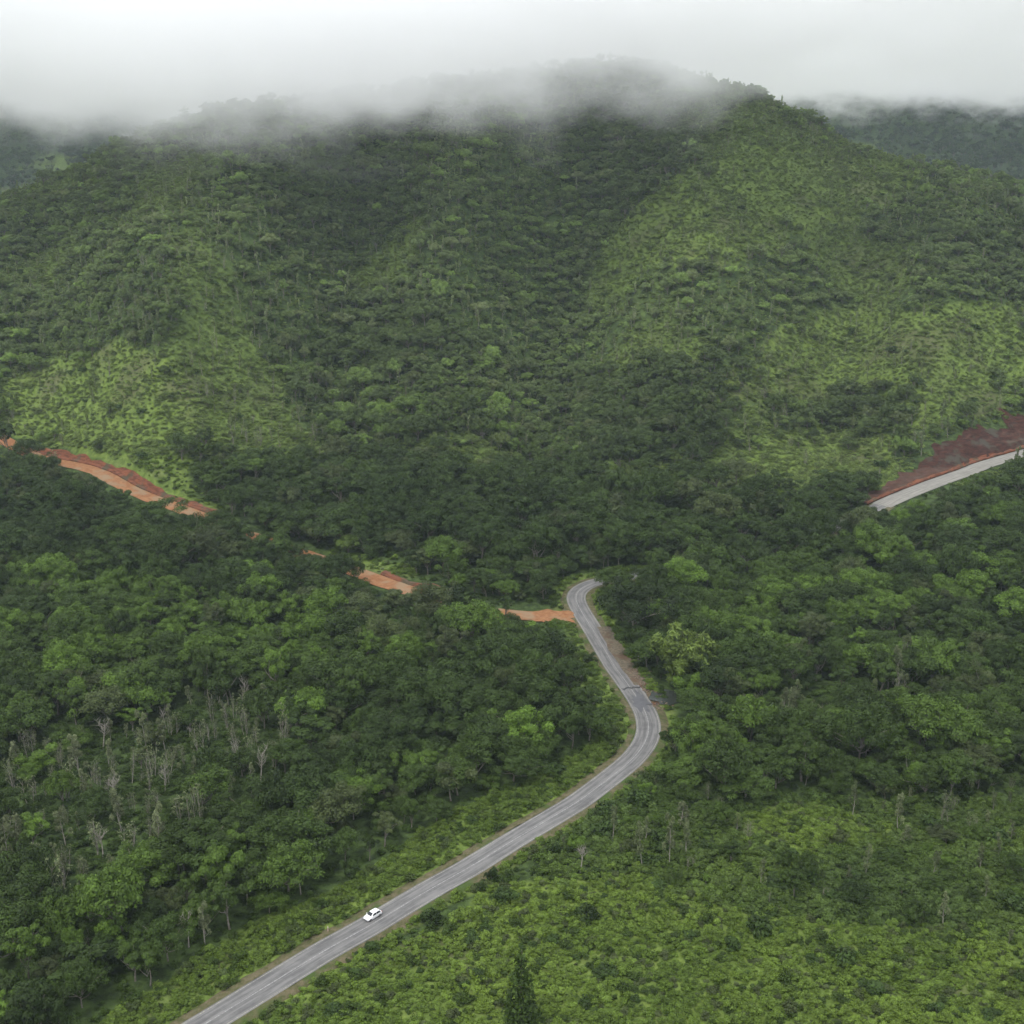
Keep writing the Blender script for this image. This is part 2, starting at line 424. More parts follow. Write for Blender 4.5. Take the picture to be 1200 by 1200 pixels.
# orange clearing where the dirt road joins the bend
c = unproject(640, 724); q = []
nu, nv = 14, 30
for i in range(nu):
    for j in range(nv):
        a = j / (nv - 1) * 2 * pi; r = i / (nu - 1) * (1 + .6 * (float(fbm(3 * cos(a) + 5, 3 * sin(a) + 2, 77)) - .5) * 2)
        q.append((c[0] + 12 * r * cos(a), c[1] + 6 * r * sin(a) * (1 + .5 * cos(a))))
q = np.array(q); zq = gz(q[:, 0], q[:, 1]) + .28
zq = np.maximum(zq, DIRT[-6, 2] - .02 * np.hypot(q[:, 0] - c[0], q[:, 1] - c[1]))
me = mesh('dirt_clearing', np.c_[q, zq], grid_faces(nu, nv), DIRTM, True); link('dirt', me, kind='structure')

def cut_bank(P, hw, side, height, slope, mats, terr=0, seed=0, lap=.6):
    """bare soil slope above a road: follows the cut, daylights into the hill"""
    Nn = frames(P); L = np.arange(len(P)) * 2.0
    m = 22; V = []
    wtop = height / slope
    for j in range(m):
        t = j / (m - 1)
        w = hw + t * wtop * (1 + .55 * (fbm(L / 7, L * 0 + 3, seed) - .5) * 2)
        x = P[:, 0] + Nn[:, 0] * w * side; y = P[:, 1] + Nn[:, 1] * w * side
        g = ground(x, y) + .75
        st = 0
        if terr: st = np.asarray(height) * ((math.floor(4 * t) + min(1, (4 * t % 1) * 2.4)) / 4 - t) if t < 1 else 0
        z = P[:, 2] + t * height + st
        z = np.where(t < .02, P[:, 2] - .05, np.maximum(np.minimum(z, g + .15), g))
        z = z + 1.2 * (fbm(x / 2.5, y / 2.5, seed + 5, 3) - .5) - .9 * np.maximum(0, fbm(L / 3.5, L * 0 + t, seed + 9, 3) - .5) * 2 * min(1, t * 8)
        V.append(np.c_[x, y, z])
    V = np.stack(V, 0)
    me = mesh('cut_bank', V.reshape(-1, 3), grid_faces(m, len(P)), mats, True)
    if side > 0: me.flip_normals()
    return me
def pidx(P, px, py):
    return int(np.argmin(np.hypot(*(P[:, :2] - unproject(px, py)[:2]).T)))
a, b = pidx(DIRT, 40, 528), pidx(DIRT, 236, 606)
PB = DIRT[a:b + 2]
hh = 3.4
link('red_bank', cut_bank(PB, 4.4, 1, hh, 1.0, REDCUT, 0, 3), kind='structure')
a, b = pidx(DIRT, 440, 676), pidx(DIRT, 492, 698)
link('red_bank', cut_bank(DIRT[a:b + 2], 5.0, 1, 3.0, 1.0, REDCUT, 0, 8), kind='structure')
FB = MAIN[iR - 2:]
taper = np.interp(np.arange(len(FB)) * 2.0, [0, 25, 70, 130, 400], [3, 9, 17, 22, 25])
link('red_bank', cut_bank(FB, 4.5, 1, taper, 1.0, DARKCUT, .9, 13), kind='structure')
lowt = np.interp(np.arange(len(FB)) * 2.0, [0, 25, 60, 400], [2.5, 2.2, 2.6, 3])
V = cut_bank(FB, 4.4, 1, lowt, 1.3, REDCUT, 0, 15)
o = link('red_bank', V, kind='structure'); o.location.z = .35

# ------------------------------------------------------------------ plant prototypes
def tube(pts, rad, n=6):
    pts = np.array(pts, float); V = []; F = []
    for i, p in enumerate(pts):
        d = pts[min(i + 1, len(pts) - 1)] - pts[max(i - 1, 0)]; d /= np.linalg.norm(d) + 1e-9
        u = np.cross(d, [0.3, 1, .1]); u /= np.linalg.norm(u); v = np.cross(d, u)
        for k in range(n):
            a = 2 * pi * k / n; V.append(p + rad[i] * (cos(a) * u + sin(a) * v))
    for i in range(len(pts) - 1):
        for k in range(n):
            a = i * n + k; b = i * n + (k + 1) % n; F.append((a, b, b + n, a + n))
    return V, F
class Wood:
    def __init__(s): s.V = []; s.F = []
    def add(s, pts, rad, n=6):
        V, F = tube(pts, rad, n); o = len(s.V); s.V += list(V); s.F += [tuple(i + o for i in f) for f in F]
    def mesh(s, name, mat): return mesh(name, s.V, s.F, mat, True)
def limb(rng, start, end, r0, bend=.3, seg=5):
    start = np.array(start, float); end = np.array(end, float); L = np.linalg.norm(end - start)
    pts = []; off = rng.normal(0, bend, 3) * L * .2
    for i in range(seg):
        t = i / (seg - 1); pts.append(start + (end - start) * t + off * sin(pi * t))
    return pts, [r0 * (1 - .8 * i / (seg - 1)) for i in range(seg)]

def leaves_on(rng, lobes, n, size, up=.3, rnd=.38, elong=1.0, flat=1.0):
    """many separate leaf faces spread through the crown's lobes (centre, radii)"""
    C = np.array([l[0] for l in lobes]); Rr = np.array([l[1] for l in lobes])
    w = Rr[:, 0] * Rr[:, 1]; idx = rng.choice(len(lobes), n, p=w / w.sum())
    d = rng.normal(size=(n, 3)); d /= np.linalg.norm(d, axis=1)[:, None]
    d[:, 2] = np.where(d[:, 2] < -.35, -d[:, 2], d[:, 2])
    rr = 1 - .4 * rng.rand(n) ** 2.2 + .08 * rng.normal(size=n)
    P = C[idx] + d * Rr[idx] * rr[:, None]
    nrm = d + rng.normal(0, rnd, (n, 3)) + np.array([0, 0, up]); nrm /= np.linalg.norm(nrm, axis=1)[:, None]
    a = np.cross(nrm, rng.normal(size=(n, 3))); a /= np.linalg.norm(a, axis=1)[:, None]; b = np.cross(nrm, a)
    s = size * (.6 + .8 * rng.rand(n))[:, None]
    V = np.stack([P - a * s * elong, P - b * s * .55, P + a * s * elong, P + b * s * .55], 1).reshape(-1, 3)
    F = np.arange(4 * n).reshape(-1, 4)
    lobe_var = rng.rand(len(lobes))[idx]
    lv = np.clip(.45 * lobe_var + .55 * rng.rand(n), 0, 1)
    return V, F, lv
def crown_mesh(rng, lobes, n, size, **k):
    V, F, lv = leaves_on(rng, lobes, n, size, **k)
    return mesh('crown', V, F, LEAF, False, {'leafvar': ('FACE', 'FLOAT', lv)})

def proto_broad(seed, R=5.0, Ht=10.5, nl=18, n=3000, size=.34, irregular=.25, flat=.62):
    rng = np.random.RandomState(seed); w = Wood(); lobes = []
    zc = Ht - R * flat
    w.add(*limb(rng, (0, 0, -1.2), (rng.normal(0, .4), rng.normal(0, .4), zc), .32, .25, 7), 7)
    for i in range(nl):
        a = i * 2.399 + rng.normal(0, .3); e = 1 - (i + .5) / nl * 1.25
        e = max(-.3, e); rad = math.sqrt(max(0, 1 - e * e)) * R * .78 * (1 + rng.normal(0, irregular))
        c = np.array([rad * cos(a), rad * sin(a), zc + e * R * flat * .75 * (1 + rng.normal(0, irregular * .8))])
        r = R * rng.uniform(.2, .36)
        lobes.append((c, np.array([r, r, r * .75])))
        if i % 2 == 0: w.add(*limb(rng, (0, 0, zc * rng.uniform(.45, .8)), c, .13, .3, 5), 5)
    lobes.append((np.array([0, 0, zc - .2 * R]), np.array([R * .55, R * .55, R * .5])))
    return w.mesh('trunk', BARK), crown_mesh(rng, lobes, n, size)
def proto_slender(seed, Ht=10.0, n=750, spread=1.5, size=.26):
    rng = np.random.RandomState(seed); w = Wood(); lobes = []
    lean = rng.normal(0, .5, 2)
    w.add(*limb(rng, (0, 0, -1), (lean[0], lean[1], Ht * .93), .17, .12, 8), 6)
    for i in range(9):
        z = Ht * (.38 + .58 * i / 8); a = i * 2.4 + rng.normal(0, .3)
        rr = spread * rng.uniform(.35, 1.0) * (1.15 - .6 * i / 8)
        t = z / (Ht * .93); c = np.array([lean[0] * t + rr * cos(a), lean[1] * t + rr * sin(a), z])
        w.add(*limb(rng, (lean[0] * t * .8, lean[1] * t * .8, z - rr * 1.2), c, .06, .2, 4), 4)
        r = rng.uniform(.4, .8); lobes.append((c, np.array([r * .8, r * .8, r * 1.7])))
    return w.mesh('trunk', PALE_BARK), crown_mesh(rng, lobes, int(n * .75), size, up=0, rnd=1.0, elong=1.5)
def proto_bare(seed, Ht=10.0):
    rng = np.random.RandomState(seed); w = Wood()
    w.add(*limb(rng, (0, 0, -1), (.4, .2, Ht * .75), .2, .12, 8), 7)
    for i in range(13):
        z = Ht * rng.uniform(.4, .72); a = i * 2.4; rr = Ht * rng.uniform(.08, .2)
        e = np.array([rr * cos(a), rr * sin(a), z + rr * 1.3])
        p, r = limb(rng, (.3, .15, z), e, .065, .3, 5); w.add(p, r, 5)
        for k in range(4):
            s = p[2 + k % 2]; w.add(*limb(rng, s, np.array(s) + rng.normal(0, .55, 3) * [1, 1, .4] + [0, 0, 1.0], .035, .2, 3), 4)
    return w.mesh('trunk', PALE_BARK)
def proto_cone(seed, Ht=9.0):
    rng = np.random.RandomState(seed); w = Wood(); lobes = []
    w.add([(0, 0, -1), (0, 0, Ht * .5), (.1, 0, Ht)], [.2, .12, .02], 6)
    for i in range(34):
        t = i / 33; a = i * 2.4; rad = (1 - t) ** .8 * 1.9 * rng.uniform(.7, 1.25)
        r = .35 + .75 * (1 - t); lobes.append((np.array([rad * cos(a) * .7, rad * sin(a) * .7, .6 + t * (Ht - 1)]), np.array([r, r, r * .8])))
    return w.mesh('trunk', BARK), crown_mesh(rng, lobes, 2600, .2, up=-.1, rnd=.7)
def proto_shrub(seed, R=1.25, n=330, size=.24, nl=7, up=.5):
    rng = np.random.RandomState(seed); w = Wood(); lobes = []
    for i in range(nl):
        a = i * 2.4; rr = R * rng.uniform(.1, .75); c = np.array([rr * cos(a), rr * sin(a), R * rng.uniform(.35, 1.0)])
        r = R * rng.uniform(.3, .5); lobes.append((c, np.array([r, r, r * .8])))
        if i < 4: w.add(*limb(rng, (0, 0, -.3), c, .04, .3, 4), 4)
    return w.mesh('stem', BARK), crown_mesh(rng, lobes, n, size, up=up, rnd=.6, elong=1.2)

def tag(o, label, cat, group=None):
    o['label'] = label; o['category'] = cat
    if group: o['group'] = group
def make_thing(name, wood, crown, tint, cat, names=('trunk', 'crown')):
    e = bpy.data.objects.new(name, None); COL.objects.link(e); e.empty_display_size = .5
    e['category'] = cat
    link(names[0], wood, e)
    if crown is not None:
        c = link(names[1], crown, e); c['tint'] = list(tint)
    return e
def copy_thing(root):
    r = root.copy(); COL.objects.link(r)
    for ch in root.children:
        c = ch.copy(); COL.objects.link(c); c.parent = r
    return r

BROAD = [proto_broad(1, nl=26, n=5200, size=.25), proto_broad(2, 5.2, 10, 14, 4600, .27, .35), proto_broad(3, 4.0, 12.5, 20, 5200, .23, .3, .95),
         proto_broad(4, 5.8, 9.5, 24, 5600, .26, .25, .48), proto_broad(5, 4.8, 10.5, 9, 3600, .30, .5, .75),
         proto_broad(6, 5.0, 10.8, 34, 5600, .22, .32, .62), proto_broad(7, 3.1, 13, 16, 4000, .22, .35, 1.5),
         proto_broad(8, 5.6, 8.5, 12, 3000, .2, .6, .5), proto_broad(9, 4.2, 8.2, 16, 4200, .2, .4, .9), proto_broad(10, 6.2, 12, 30, 6200, .26, .45, .6)]
SLIM = [proto_slender(11, n=1300, size=.19), proto_slender(12, 9, 1000, 1.2, .18), proto_slender(13, 11.5, 1500, 1.9, .2), proto_slender(14, 8.5, 750, 1.1, .18)]
BARE = [proto_bare(21), proto_bare(22, 8.5)]
SHRUB = [proto_shrub(31, 1.25, 520, .17), proto_shrub(32, 1.0, 380, .2, 5), proto_shrub(33, 1.5, 700, .15, 9), proto_shrub(34, 1.3, 330, .2, 14, .2)]
CONE = proto_cone(41)
def proto_feather(seed, Ht=11.0, n=9000):
    """arching feathery stems in one clump"""
    rng = np.random.RandomState(seed); w = Wood(); lobes = []
    for i in range(26):
        a = i * 2.4; R1 = rng.uniform(1.2, 4.6); h = Ht * rng.uniform(.55, 1)
        top = np.array([R1 * cos(a), R1 * sin(a), h])
        p, r = limb(rng, (.3 * cos(a), .3 * sin(a), -.5), top, .07, .1, 6)
        p = [q + np.array([0, 0, 1.6 * sin(pi * k / 5)]) for k, q in enumerate(p)]; w.add(p, r, 4)
        for k in (1, 2, 3, 4, 5): lobes.append((p[k] * 1.0, np.array([.95, .95, .75])))
        lobes.append((np.array([top[0] * 1.25, top[1] * 1.25, h - .9]), np.array([.7, .7, .8])))
    return w.mesh('trunk', BARK), crown_mesh(rng, lobes, n, .26, up=.1, rnd=.7, elong=1.7)
FEATHER = proto_feather(51)
def proto_twig(seed, Ht=9.0):
    """slender tree whose thin crown is mostly bare upright twigs with a few leaves"""
    rng = np.random.RandomState(seed); w = Wood(); lobes = []
    for j in range(3):
        bx, by = rng.normal(0, .7, 2); top = np.array([bx * 1.8, by * 1.8, Ht * rng.uniform(.75, 1)])
        p, r = limb(rng, (bx, by, -1), top, .11, .1, 7); w.add(p, r, 5)
        for i in range(9):
            k = 2 + i % 4; a = rng.rand() * 6.28; q = p[k] + np.array([cos(a) * .9, sin(a) * .9, 1.5 + rng.rand()])
            w.add(*limb(rng, p[k], q, .045, .15, 4), 3); lobes.append((q, np.array([.5, .5, .6])))
    return w.mesh('trunk', PALE_BARK), crown_mesh(rng, lobes, 230, .17, up=0, rnd=1.0, elong=1.4)
TWIG = [proto_twig(61), proto_twig(62, 7.5)]
SLIM += TWIG

# ------------------------------------------------------------------ where plants stand
def jgrid(x0, x1, y0, y1, cell, seed, jit=.42):
    rng = np.random.RandomState(seed)
    gx, gy = np.meshgrid(np.arange(x0, x1, cell), np.arange(y0, y1, cell), indexing='ij')
    gx = gx + rng.uniform(-jit, jit, gx.shape) * cell; gy = gy + rng.uniform(-jit, jit, gx.shape) * cell
    return gx.ravel(), gy.ravel(), rng
def in_wedge(x, y, m=1.16): return np.abs(x) < (.4142 * m) * (y + 60) + 12
# pieces of road and bank that the photograph shows free of foliage: px, py, half width
CLEAR = []
def clear_line(pts, r, step=6):
    for (ax, ay), (bx, by) in zip(pts, pts[1:]):
        n = max(2, int(math.hypot(bx - ax, by - ay) / step))
        for i in range(n): CLEAR.append((ax + (bx - ax) * i / n, ay + (by - ay) * i / n, r))
clear_line([(244, 1198), (330, 1148), (425, 1090), (500, 1046), (600, 986), (677, 941), (716, 912), (742, 890), (760, 862), (759, 838), (748, 820)], 16)
clear_line([(748, 820), (719, 780), (696, 740), (680, 714), (673, 700), (680, 692)], 10, 5)
clear_line([(80, 543), (108, 554)], 3); clear_line([(128, 562), (180, 582), (228, 598)], 3)
clear_line([(70, 528), (110, 541), (150, 556), (229, 588)], 4)
clear_line([(450, 678), (486, 691)], 7, 5)
CLEAR.append((786, 820, 5)); CLEAR.append((776, 822, 4))
clear_line([(618, 722), (668, 722)], 6, 5)
clear_line([(1040, 588), (1090, 568), (1150, 545), (1185, 535)], 8, 5)
clear_line([(1045, 570), (1100, 535), (1200, 505)], 9); clear_line([(1090, 525), (1200, 490)], 8)
CLEAR = np.array(CLEAR)
def blocks(x, y, z, r, h):
    """would a plant of radius r and height h hide a stretch the photograph shows?"""
    px, py, dep = project(x, y, z); s = FOCAL / dep
    out = np.zeros(x.shape, bool)
    for cx, cy, cr in CLEAR:
        g = (np.abs(px - cx) < r * s * .85 + cr * .6) & (cy < py + 3) & (cy > py - h * s * .97 - cr * .5)
        out |= g
    return out
kb = pidx(MAIN, 680, 690)
def road_gap(x, y, r):
    bad = np.zeros(x.shape, bool)
    for n, (P, hw, sh) in enumerate(PATHS):
        d, _, k, sg = path_info(P, x, y)
        hid = (k > kb + 9) & (k < iR - 3) if n == 0 else np.zeros(k.shape, bool)
        bad |= d < np.where(hid, hw * .9, hw + 1.6) + r
    d, _, k, sg = path_info(MAIN, x, y)
    bad |= (k > iR - 2) & (sg > 0) & (d < 4.5 + np.interp((k - iR) * 2.0, [0, 25, 70, 130, 400], [1, 4, 11, 15, 17])) & (d < 60)
    d, _, k, sg = path_info(DIRT, x, y)
    a, b = pidx(DIRT, 40, 528), pidx(DIRT, 236, 606)
    bad |= (k > a) & (k < b) & (sg > 0) & (d < 9.5 + r * .6)
    return bad

T_DARK = np.array([.024, .042, .0085]); T_MID = np.array([.052, .086, .0145]); T_BRIGHT = np.array([.088, .150, .020])
T_OLIVE = np.array([.064, .084, .028]); T_GREY = np.array([.125, .145, .072]); T_LIME = np.array([.128, .190, .026])
def place_trees():
    out = []
    for (y0, y1, cell, seed) in ((150, 600, 6.4, 101), (600, 1120, 5.0, 102), (1700, 2900, 13.0, 103)):
        w = .4142 * 1.2 * (y1 + 60)
        x, y, rng = jgrid(-w, w, y0, y1, cell, seed)
        m = in_wedge(x, y); x, y = x[m], y[m]
        n = len(x); o, th, dk, br, px, py = cover(x, y)
        z = ground(x, y)
        far = y0 > 1500
        u = rng.rand(n); u2 = rng.rand(n); u3 = rng.rand(n)
        near = (y + rng.normal(0, 28, n)) < 590
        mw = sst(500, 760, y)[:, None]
        kind = np.zeros(n, int)               # 0 broad, 1 slim, 2 bare
        kind = np.where(th & (u < np.where(near, .80, .5)), 1, 0)
        scr = near & inside(SCRUB, px + rng.normal(0, 14, n), py + rng.normal(0, 7, n))
        kind = np.where(scr & (u > .55), 1, np.where(scr, 0, kind))
        kind = np.where((o > .3) & (u < .45) & ~near, 1, kind)
        kind = np.where((kind == 1) & (u2 < np.where(near & (px < 400), .2, np.where(near, .07, .01))), 2, kind)
        keep0 = ~(near & th & (px < 400) & (rng.rand(n) < .05))
        keep = u3 > o * np.where(near, 1.0, .86)
        keep &= keep0; keep &= (o < .93) | (u3 > .97) | ~near
        keep &= ~(near & (o > .93))
        lod = np.where(kind == 0, 1.0, 1.0)
        sc = (.6 + .8 * rng.rand(n) ** 1.4) * np.where(dk, 1.12, 1.0) * (1 - .36 * mw[:, 0])
        sc = np.where((o > .3) & (kind == 0), sc * .6, sc)
        sc = np.where((kind > 0), sc * np.where(near, .95, .85), sc)
        sc = np.where(scr & (kind == 0), sc * .42, sc); sc = np.where(scr & (kind == 1), sc * .7, sc)
        keep &= ~(scr & (u2 < .35) & (kind == 0))
        if far: sc = sc * 1.7
        zs = sc * (.72 + .62 * rng.rand(n))
        r = np.where(kind == 0, 6.2 * sc, 1.4 * sc); h = np.where(kind == 0, 10.5, 10) * zs
        z = z - np.where(kind == 0, 1.8 * zs, .2)
        if not far:
            keep &= ~road_gap(x, y, np.where(kind == 0, 2.2 * sc, 1))
            keep &= ~blocks(x, y, z, r, h)
        # colour of this tree
        t = np.empty((n, 3)); a = fbm(x / 45, y / 45, 111, 3)[:, None]; b = rng.rand(n)[:, None]; c2 = rng.rand(n)[:, None]
        f = np.clip((a - .3) * 1.8 * .5 + b * .6, 0, 1)
        t = T_DARK * (1 - f) + T_MID * f
        t = np.where(c2 < .07, T_BRIGHT * .9, np.where(c2 < .2, T_MID * .6 + T_BRIGHT * .4, t)); t = np.where((c2 > .90), T_OLIVE * .85, t)
        t = np.where((br & (u2 < .6))[:, None], T_MID * .4 + T_BRIGHT * .6, t)
        t = np.where(dk[:, None] & (c2 < .9), T_DARK * (1 - .55 * f) + T_MID * .55 * f, t)
        tg = T_GREY * (.7 + .5 * b) * np.where(near, 1, .95)[:, None]
        t = np.where((kind > 0)[:, None], tg * (1 - .35 * c2) + T_MID * .35 * c2, t)
        lthin = (near & th & (px < 400))[:, None]
        t = np.where(lthin & (kind > 0)[:, None], T_GREY * (.8 + .4 * b), t)
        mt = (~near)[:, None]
        t = t * (1 - mw) + mw * np.where(dk[:, None], t * 1.25 + T_GREY * .40, t * 1.25 + T_GREY * .56 + T_LIME * .03)  # greyer mountain species, lifted further: distance haze put into the leaf colour
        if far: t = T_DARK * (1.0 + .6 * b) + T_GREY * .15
        opn = (o > .3)[:, None]
        t = np.where(opn, t * .6 + .28 * T_LIME + .2 * T_GREY, t)
        t = t * (.8 + .4 * rng.rand(n))[:, None]
        var = rng.randint(0, 1000, n); var = np.where(lthin[:, 0] & (u3 < .55), 4 + 6 * rng.randint(0, 100, n) + rng.randint(0, 2, n), var)
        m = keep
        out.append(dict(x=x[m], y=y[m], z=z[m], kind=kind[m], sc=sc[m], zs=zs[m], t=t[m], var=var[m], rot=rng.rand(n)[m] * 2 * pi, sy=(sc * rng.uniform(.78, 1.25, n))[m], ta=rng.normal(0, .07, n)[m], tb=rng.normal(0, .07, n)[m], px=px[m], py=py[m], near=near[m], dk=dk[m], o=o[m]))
    return {k: np.concatenate([d[k] for d in out]) for k in out[0]}
TR = place_trees()

SPECIAL = []
def special(px, py, name, wood, crown, tint, sc, zs, label, cat, names=('trunk', 'crown'), sink=.3, rot=0.0):
    p = unproject(px, py, lambda a, b: ground(a, b)); e = make_thing(name, wood, crown, tint, cat, names)
    e.location = (p[0], p[1], p[2] - sink); e.scale = (sc, sc, zs); e.rotation_euler = (0, 0, rot); tag(e, label, cat)
    SPECIAL.append((p[0], p[1], 4.0 * sc if crown in [b[1] for b in BROAD] else 1.5 * sc)); return e
special(610, 1222, 'conical_tree', CONE[0], CONE[1], T_DARK * .7 + T_MID * .45, 2.1, 2.4, 'dark narrow pointed tree rising from the low green scrub at the bottom edge', 'tree', sink=1)
special(221, 1112, 'dead_tree', BARE[0], None, None, 1.0, 1.05, 'bare whitish tree with forked branches at the forest edge above the lower road', 'tree')
special(240, 1106, 'slender_tree', SLIM[1][0], SLIM[1][1], T_GREY, 1.05, 1.1, 'thin pale-trunked tree just right of the bare whitish tree', 'tree')
special(228, 946, 'dead_tree', BARE[1], None, None, .95, 1.1, 'bare pale tree standing alone in the middle of the grey-green thicket', 'tree', rot=1)
special(795, 805, 'feathery_tree', FEATHER[0], FEATHER[1], T_LIME * .62 + T_GREY * .2, 2.0, 1.9, 'feathery light yellow-green tree standing right of the road between dark trees', 'tree', sink=1.5)
special(741, 748, 'broadleaf_tree', BROAD[9][0], BROAD[9][1], T_DARK * .7, 1.75, 1.75, 'very dark rounded tree hanging over the bend of the road', 'tree', sink=2.0, rot=2)
special(1010, 725, 'broadleaf_tree', BROAD[3][0], BROAD[3][1], T_BRIGHT * 1.05, 1.2, 1.15, 'wide vivid green dome-crowned tree amid the dark forest right of the road', 'tree', sink=2.5)
special(838, 838, 'broadleaf_tree', BROAD[2][0], BROAD[2][1], T_DARK * .9, 1.2, 1.35, 'tall dark tree beside the damaged stretch of road', 'tree', sink=1.0)
special(1002, 1062, 'broadleaf_tree', BROAD[0][0], BROAD[0][1], T_DARK, .66, .62, 'lone round dark tree standing in the scrub right of the lower field', 'tree', sink=1.0)
special(690, 1080, 'shrub', SHRUB[2][0], SHRUB[2][1], T_DARK, 2.0, 2.2, 'dark rounded bush in the bright green field below the thin stems', 'shrub', ('stem', 'foliage'))
special(576, 1032, 'shrub', SHRUB[0][0], SHRUB[0][1], T_DARK * .9, 1.5, 2.2, 'small dark bush overhanging the edge of the road above the white car', 'shrub', ('stem', 'foliage'))
special(509, 1084, 'shrub', SHRUB[2][0], SHRUB[2][1], T_DARK, 1.9, 2.0, 'dark green bush at the roadside uphill of the white car', 'shrub', ('stem', 'foliage'))
special(649, 1005, 'shrub', SHRUB[0][0], SHRUB[0][1], T_DARK, 1.6, 2.5, 'upright dark bush on the right verge where the road starts to straighten', 'shrub', ('stem', 'foliage'))
special(420, 1122, 'shrub', SHRUB[1][0], SHRUB[1][1], T_DARK * .9, 1.3, 1.2, 'low dark bush on the grassy verge across the road from the white car', 'shrub', ('stem', 'foliage'))

special(560, 1150, 'shrub', SHRUB[3][0], SHRUB[3][1], T_LIME, 1.5, 1.3, 'loose yellow-green bush in the open field left of the pointed tree', 'shrub', ('stem', 'foliage'))
for (sx, sy, k, sc_, lab) in ((8, 538, 2, 1.5, 'dark tree at the far left edge screening the upper end of the dirt road'), (34, 550, 5, 1.35, 'round-crowned dark tree just below the hidden left end of the orange road'),
                              (62, 560, 0, 1.0, 'dark tree where the orange road first comes into view'), (120, 590, 8, .8, 'small dark tree overlapping the lower edge of the orange road near its left end'),
                              (284, 642, 3, .9, 'flat-crowned dark tree below the right end of the long orange road stretch'), (362, 668, 1, .75, 'dark tree just left of the short orange road stretch'), (598, 745, 0, .8, 'dark tree covering the left tip of the orange clearing by the bend'),
                              (827, 688, 3, 1.3, 'dark tree behind the feathery yellow-green tree, hiding the road'), (1018, 622, 5, 1.0, 'dark tree at the lower end of the pale road by the red bank'),
                              (355, 672, 8, .9, 'small dark tree between the two short orange stretches of dirt road'), (311, 655, 9, .9, 'broad dark tree hiding the dirt road between its two visible orange stretches'), (892, 676, 5, 1.1, 'round dark tree in front of the hidden road left of the pale stretch'), (691, 778, 8, .6, 'small tree leaning over the left edge of the narrow kink in the road')):
    special(sx, sy, 'broadleaf_tree', BROAD[k][0], BROAD[k][1], T_DARK * 1.1 + T_GREY * .08, sc_, sc_ * 1.1, lab, 'tree', sink=1.5, rot=k)
SP = np.array(SPECIAL)
ok = np.ones(len(TR['x']), bool)
for sx, sy, sr in SP: ok &= np.hypot(TR['x'] - sx, TR['y'] - sy) > sr * .9 + 1.5
TR = {k: v[ok] for k, v in TR.items()}

# the nearest trees of each kind become things of their own
pxt, pyt, dep = project(TR['x'], TR['y'], TR['z'] + 8 * TR['zs'])
inv = (pxt > 8) & (pxt < 1192) & (pyt < 1190) & (pyt > 0)
def pick(kind, n):
    idx = np.where((TR['kind'] == kind) & inv)[0]
    return idx[np.argsort(dep[idx] / TR['sc'][idx])][:n]
def shade(t):
    s = t.sum(); g = t[1] / max(t[0], 1e-6)
    if s < .09: a = 'deep green'
    elif s < .125: a = 'dark green'
    elif s < .18: a = 'mid green'
    else: a = 'light green'
    if g < 1.35: a = {'deep green': 'dark olive', 'dark green': 'dull olive', 'mid green': 'olive green', 'light green': 'pale olive'}[a]
    return a
ONES = 'zero one two three four five six seven eight nine ten eleven twelve thirteen fourteen fifteen sixteen seventeen eighteen nineteen'.split()
TENS = 'zero ten twenty thirty forty fifty sixty seventy eighty ninety'.split()
def say(v):
    v = int(v); return ONES[v] if v < 20 else TENS[v // 10] + ('' if v % 10 == 0 else ' ' + ONES[v % 10])
def where(x, y, px, py):
    d, _, k, sg = path_info(MAIN[:iR], np.array([x]), np.array([y]))
    if y < 470 and d[0] < 34: return 'left roadside' if sg[0] > 0 else 'right roadside'
    if y < 520 and sg[0] > 0: return 'left forest'
    if px > 640 and py > 930: return 'right scrub'
    if px > 640: return 'right forest'
    return 'forest below dirt road'
used_labels = set()
def make_individuals(idx, name, protos, group, cat, adj):
    first = {}
    for i in idx:
        v = TR['var'][i] % len(protos)
        t = TR['t'][i]
        if v not in first:
            crown = protos[v][1] if isinstance(protos[v], tuple) else None
            wood = protos[v][0] if isinstance(protos[v], tuple) else protos[v]
            e = first[v] = make_thing(name, wood, crown, t, cat)
        else: e = copy_thing(first[v])
        for ch in e.children:
            if ch.name.startswith('crown'): ch['tint'] = list(map(float, t))
        e.location = (TR['x'][i], TR['y'][i], TR['z'][i]); e.scale = (TR['sc'][i], TR['sy'][i], TR['zs'][i])
        e.rotation_euler = (TR['ta'][i], TR['tb'][i], TR['rot'][i])
        look = shade(t) if name != 'dead_tree' else 'bare whitish'
        size = 'small' if TR['sc'][i] < .78 else ('large' if TR['sc'][i] > 1.05 else 'medium')
        X_, Y_ = pxt[i] / 12, pyt[i] / 12
        pl = where(TR['x'][i], TR['y'][i], pxt[i], pyt[i])
        for form in [f_ for f_ in (f"{size} {look} {adj}, {pl}, {say(X_)} percent across, {say(Y_)} down", f"{look} {adj}, {pl}, {say(X_)} and a half percent across, {say(Y_)} down",
                     f"{look} {adj}, {pl}, {say(X_)} percent across, {say(Y_)} and a half down", f"{size} {look} {adj}, {say(X_)} and a quarter percent across, {say(Y_)} down", f"{look} {adj}, {say(X_ )} percent across, {say(Y_)} and three quarters down") if len(f_.split()) <= 16]:
            if form not in used_labels: lab = form; break
        used_labels.add(lab)
        e['label'] = lab; e['category'] = cat; e['group'] = group
ib = pick(0, 294); isl = pick(1, 280); ibare = pick(2, 30)
make_individuals(ib, 'broadleaf_tree', BROAD, 'broadleaf trees of the valley forest', 'tree', 'tree')
make_individuals(isl, 'slender_tree', SLIM, 'thin pale-stemmed trees', 'tree', 'thin tree')
